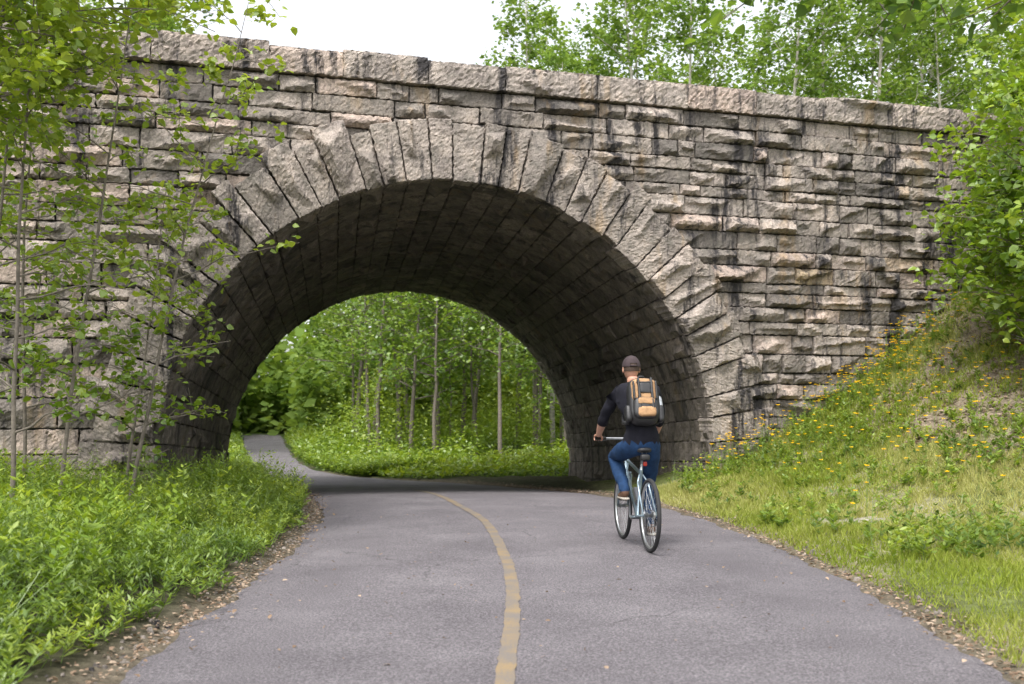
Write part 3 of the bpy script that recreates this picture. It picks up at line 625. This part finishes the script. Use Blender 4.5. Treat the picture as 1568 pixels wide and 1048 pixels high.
# ------------------------------------------------------------------ cyclist
M_skin=simple('skin',(.50,.27,.19),.55,0,.1,8); M_shirt=simple('black_shirt',(.012,.012,.018),.9,0,.3,14,.5,.2); M_jeans=simple('blue_jeans',(.014,.038,.095),.85,0,.4,16,.6,.2)
M_shoe=simple('brown_shoe',(.12,.06,.035),.7); M_hair=simple('brown_hair',(.05,.03,.02),.8,0,.3,60,.5); M_cap=simple('cap_cloth',(.035,.022,.025),.85); M_tan=simple('tan_canvas',(.34,.20,.10),.85,0,.3,25,.5)
M_white=simple('eye_white',(.8,.8,.8),.3); M_lip=simple('lips',(.4,.15,.12),.5); M_sole=simple('shoe_sole_rubber',(.35,.32,.28),.7)
rider=link(bpy.data.objects.new('cyclist',None)); rider.location=bike.location; rider.rotation_euler=bike.rotation_euler
def skin_obj(name,vs,es,rs,root=0,sub=2):
    me=bpy.data.meshes.new(name); me.from_pydata(vs,es,[]); ob=link(bpy.data.objects.new(name,me))
    md=ob.modifiers.new('skin','SKIN'); md.use_smooth_shade=True
    if not me.skin_vertices:
        bpy.context.view_layer.objects.active=ob; bpy.ops.mesh.customdata_skin_add()
    for i,r in enumerate(rs):
        sv=me.skin_vertices[0].data[i]; sv.radius=(r,r) if np.isscalar(r) else r; sv.use_root=(i==root)
    s_=ob.modifiers.new('sub','SUBSURF'); s_.levels=sub; s_.render_levels=sub
    bpy.context.view_layer.update(); dg=bpy.context.evaluated_depsgraph_get()
    nm=bpy.data.meshes.new_from_object(ob.evaluated_get(dg)); bpy.data.objects.remove(ob)
    return nm
B=[(0,.27,1.0,.155,'p'),(-.01,.285,1.13,.145,'s'),(-.02,.34,1.31,.165,'s'),(-.03,.40,1.45,.125,'s'),(-.04,.45,1.555,.062,'n'),(-.047,.485,1.64,.06,'n'),
(-.195,.41,1.475,.073,'s'),(-.255,.49,1.35,.056,'s'),(-.30,.60,1.215,.048,'s'),(-.297,.72,1.14,.043,'k'),(-.292,.835,1.068,.03,'k'),(-.29,.875,1.052,.032,'k'),
(.145,.41,1.475,.073,'s'),(.21,.49,1.35,.056,'s'),(.262,.60,1.215,.048,'s'),(.275,.72,1.14,.043,'k'),(.285,.835,1.068,.03,'k'),(.285,.875,1.052,.032,'k'),
(-.10,.30,.955,.105,'j'),(-.14,.50,.90,.088,'j'),(-.17,.69,.85,.066,'j'),(-.155,.57,.72,.066,'j'),(-.135,.40,.555,.046,'j'),(-.133,.375,.505,.038,'f'),(-.135,.47,.487,.04,'f'),(-.145,.56,.48,.032,'f'),
(.09,.30,.955,.105,'j'),(.11,.43,.77,.088,'j'),(.125,.555,.59,.066,'j'),(.125,.50,.44,.066,'j'),(.125,.405,.23,.046,'j'),(.125,.375,.165,.038,'f'),(.13,.46,.145,.04,'f'),(.135,.55,.14,.032,'f')]
es=[(0,1),(1,2),(2,3),(3,4),(4,5),(3,6),(6,7),(7,8),(8,9),(9,10),(10,11),(3,12),(12,13),(13,14),(14,15),(15,16),(16,17),(0,18),(18,19),(19,20),(20,21),(21,22),(22,23),(23,24),(24,25),(0,26),(26,27),(27,28),(28,29),(29,30),(30,31),(31,32),(32,33)]
rs=[(b[3],b[3]*.78) if i in (0,1,2,3) else b[3] for i,b in enumerate(B)]
nm=skin_obj('body',[b[:3] for b in B],es,rs)
for m_ in (M_skin,M_shirt,M_jeans,M_shoe): nm.materials.append(m_)
J=np.array([b[:3] for b in B])
def label(p):
    best=9;lab=0
    for a_,b_ in es:
        pa,pb=J[a_],J[b_]; dv=pb-pa; t=np.clip((p-pa)@dv/(dv@dv),0,1); dd=np.linalg.norm(p-pa-dv*t)-(B[a_][3]*(1-t)+B[b_][3]*t)*.8
        if dd<best: best=dd;lab=(a_,b_,t)
    a_,b_,t=lab
    k=B[a_][4] if t<.5 else B[b_][4]
    if (a_,b_) in ((3,4),): k='n' if t>.45 else 's'
    if k=='p' or (a_ in (0,) ): k='j' if p[2]<1.0 else 's'
    return {'s':1,'n':0,'k':0,'j':2,'f':3}[k]
for pl in nm.polygons:
    pl.use_smooth=True; pl.material_index=label(np.array(pl.center))
vn_=[v.normal.copy() for v in nm.vertices]; cl=[0]*len(nm.vertices)
for pl in nm.polygons:
    for vi in pl.vertices: cl[vi]=max(cl[vi],pl.material_index)
for v,nr in zip(nm.vertices,vn_):
    if cl[v.index] in (1,2): v.co=v.co+nr*(.006+.013*noise.noise(v.co*14))
bd=bpy.data.objects.new('body',nm); link(bd,rider)
for side,cx in ((-1,-.29),(1,.285)):
    mbn=[]
    for f in range(4):
        fx=cx+side*(-.030+.0195*f); lf=[1.0,1.1,1.04,.85][f]
        pts=[(cx+side*(-.018+.012*f),.862,1.056),(fx,.898,1.052),(fx,.898+.024*lf,1.044),(fx,.905+.024*lf,1.02),(fx,.898+.012*lf,1.0)]
        mbn.append((pts,[.013,.0105,.0098,.0088,.0075]))
    mbn.append(([(cx-side*.015,.85,1.052),(cx-side*.036,.868,1.035),(cx-side*.040,.882,1.012),(cx-side*.034,.90,1.0)],[.013,.011,.010,.0085]))
    mbn.append(([(cx,.82,1.075),(cx,.855,1.06),(cx,.89,1.053)],[(.026,.018),(.036,.017),(.038,.015)]))
    for q_,(pts,rr_) in enumerate(mbn):
        nm=skin_obj('finger',pts,[(i,i+1) for i in range(len(pts)-1)],rr_,0,1); nm.materials.append(M_skin)
        link(bpy.data.objects.new(['index_finger','middle_finger','ring_finger','little_finger','thumb','palm'][q_],nm),rider)
hc=np.array([-.05,.50,1.695]); mb=MB()
V,F=sellip((0,0,0),(.077,.097,.118),1.0,28,22)
jaw=np.clip(-V[:,2]/.118,0,1); V[:,0]*=1-.28*jaw; V[:,1]+=.012*jaw*(V[:,1]>0); V[:,1]*=1-.12*jaw*(V[:,1]<0)
V[:,1]+=np.exp(-(V[:,0]/.013)**2-((V[:,2]+.015)/.022)**2)*.022*(V[:,1]>0)
mb.add(V+hc,F,0)
for sx in (-1,1):
    mb.add(*sellip(hc+[sx*.079,-.005,-.005],(.009,.018,.031),.9,12,10),0)
    mb.add(*sellip(hc+[sx*.03,.083,.012],(.014,.01,.009),1,10,8),1); mb.add(*sellip(hc+[sx*.03,.092,.012],(.005,.004,.005),1,8,6),2)
mb.add(*sellip(hc+[0,.084,-.055],(.024,.010,.007),1,10,8),3)
mb.build('head',[M_skin,M_white,M_black,M_lip],rider,True)
mb=MB(); V,F=sellip((0,-.006,.004),(.081,.1,.118),1.0,28,22); k=~((V[F].mean(1)[:,2]<-.03)|((V[F].mean(1)[:,1]>.03))); mb.add(V+hc,F[k],0); mb.build('hair',[M_hair],rider,True)
mb=MB(); V,F=sellip((0,-.002,.012),(.088,.106,.118),.95,32,24); cz=V[F].mean(1); k=(cz[:,2]>.022)&~((cz[:,1]<-.07)&(cz[:,2]<.05)&(np.abs(cz[:,0])<.035)); mb.add(V+hc,F[k],0)
a=np.linspace(-1.15,1.15,15); P0=np.stack([.084*np.sin(a),.1*np.cos(a),.034+a*0],-1); P1=P0+np.stack([a*0+.0*a,.07*np.cos(a),-.014-.008*a**2],-1); V=np.vstack([P0,P1,P0+[0,0,-.005],P1+[0,0,-.005]])+hc
F=[(i,i+1,16+i,15+i) for i in range(14)]+[(30+i,31+i,46+i,45+i) for i in range(14)]+[(15+i,16+i,46+i,45+i) for i in range(14)]; mb.add(V,np.array(F),0)
mb.add(*sellip(hc+[0,-.002,.13],(.008,.008,.005),1,8,6),0); mb.add(*tube([hc+[-.036,-.1,.028],hc+[0,-.112,.028],hc+[.036,-.1,.028]],.008,6),0)
mb.build('baseball_cap',[M_cap],rider,True)
th=rad(-19); Rx=np.array([[1,0,0],[0,math.cos(th),-math.sin(th)],[0,math.sin(th),math.cos(th)]]); pc=np.array([-.02,.165,1.375])
pk=MB()
def ap(c,d,e,m_,nu=28,nv=20):
    V,F=sellip(c,d,e,nu,nv)
    V+=np.array([[noise.noise(Vector(v)*22+Vector((3,1,7)))]*3 for v in V])*.006
    pk.add(V@Rx.T+pc,F,m_)
ap((0,0,0),(.148,.085,.225),.55,0); ap((0,-.03,.085),(.125,.075,.125),.55,1); ap((0,-.055,-.085),(.118,.068,.105),.5,0); ap((0,-.075,-.13),(.09,.06,.05),.5,1)
ap((0,-.108,.10),(.06,.008,.05),.4,0); ap((0,-.12,-.03),(.075,.01,.03),.4,1); ap((0,-.11,.155),(.08,.006,.006),.4,0)
for sx in (-1,1):
    ap((sx*.15,.0,-.12),(.03,.05,.08),.5,0,16,12); ap((sx*.06,-.108,.02),(.010,.02,.18),.3,0,10,12); ap((sx*.105,-.10,.08),(.008,.015,.09),.3,0,10,12)
    pts=np.array([(sx*.06,.05,.21),(sx*.085,.13,.235),(sx*.10,.23,.17),(sx*.12,.30,.02),(sx*.14,.25,-.12),(sx*.14,.08,-.18)])
    V,F=tube(pts,.018,8); pk.add(V@Rx.T+pc,F,0)
ap((.152,-.005,-.02),(.028,.028,.08),.8,2,16,12)
V,F=tube(np.array([(-.03,.0,.22),(-.02,-.01,.25),(.02,-.01,.25),(.03,.0,.22)]),.007,6); pk.add(V@Rx.T+pc,F,0)
pk.build('backpack',[M_black,M_tan,M_alu],rider,True)
mb=MB(); mb.add(*sellip((-.137,.46,.462),(.042,.135,.012),.5),0); mb.add(*sellip((.13,.455,.122),(.042,.135,.012),.5),0); mb.build('shoe_soles',[M_sole],rider,True)
# ------------------------------------------------------------------ world, light, camera
w=bpy.data.worlds.new('World'); scene.world=w; w.use_nodes=True; N=w.node_tree.nodes; L=w.node_tree.links
sky=N.new('ShaderNodeTexSky'); sky.sky_type='NISHITA'; sky.sun_disc=False; sky.sun_elevation=rad(60); sky.sun_rotation=rad(205); sky.dust_density=4; sky.air_density=1.0; sky.ozone_density=.6
hs=N.new('ShaderNodeHueSaturation'); hs.inputs['Saturation'].default_value=.2; hs.inputs['Value'].default_value=2.7; L.new(sky.outputs[0],hs.inputs['Color']); bg=N['Background']; L.new(hs.outputs[0],bg.inputs[0]); bg.inputs[1].default_value=.15
sl=bpy.data.lights.new('sun','SUN'); sl.energy=2.7; sl.angle=rad(14); sl.color=(1,.96,.9); so=link(bpy.data.objects.new('sun',sl)); so.rotation_euler=(rad(30),0,rad(-25))
cam=bpy.data.cameras.new('camera'); cam.lens=35; cam.sensor_width=36; cam.shift_y=.074; cam.clip_end=1500; cam.dof.use_dof=True; cam.dof.focus_distance=10.5; cam.dof.aperture_fstop=2.4
co=link(bpy.data.objects.new('camera',cam)); co.location=(0,0,1.25); co.rotation_euler=(rad(90),0,0); scene.camera=co
scene.view_settings.view_transform='Standard'; scene.view_settings.look='None'; scene.view_settings.exposure=0
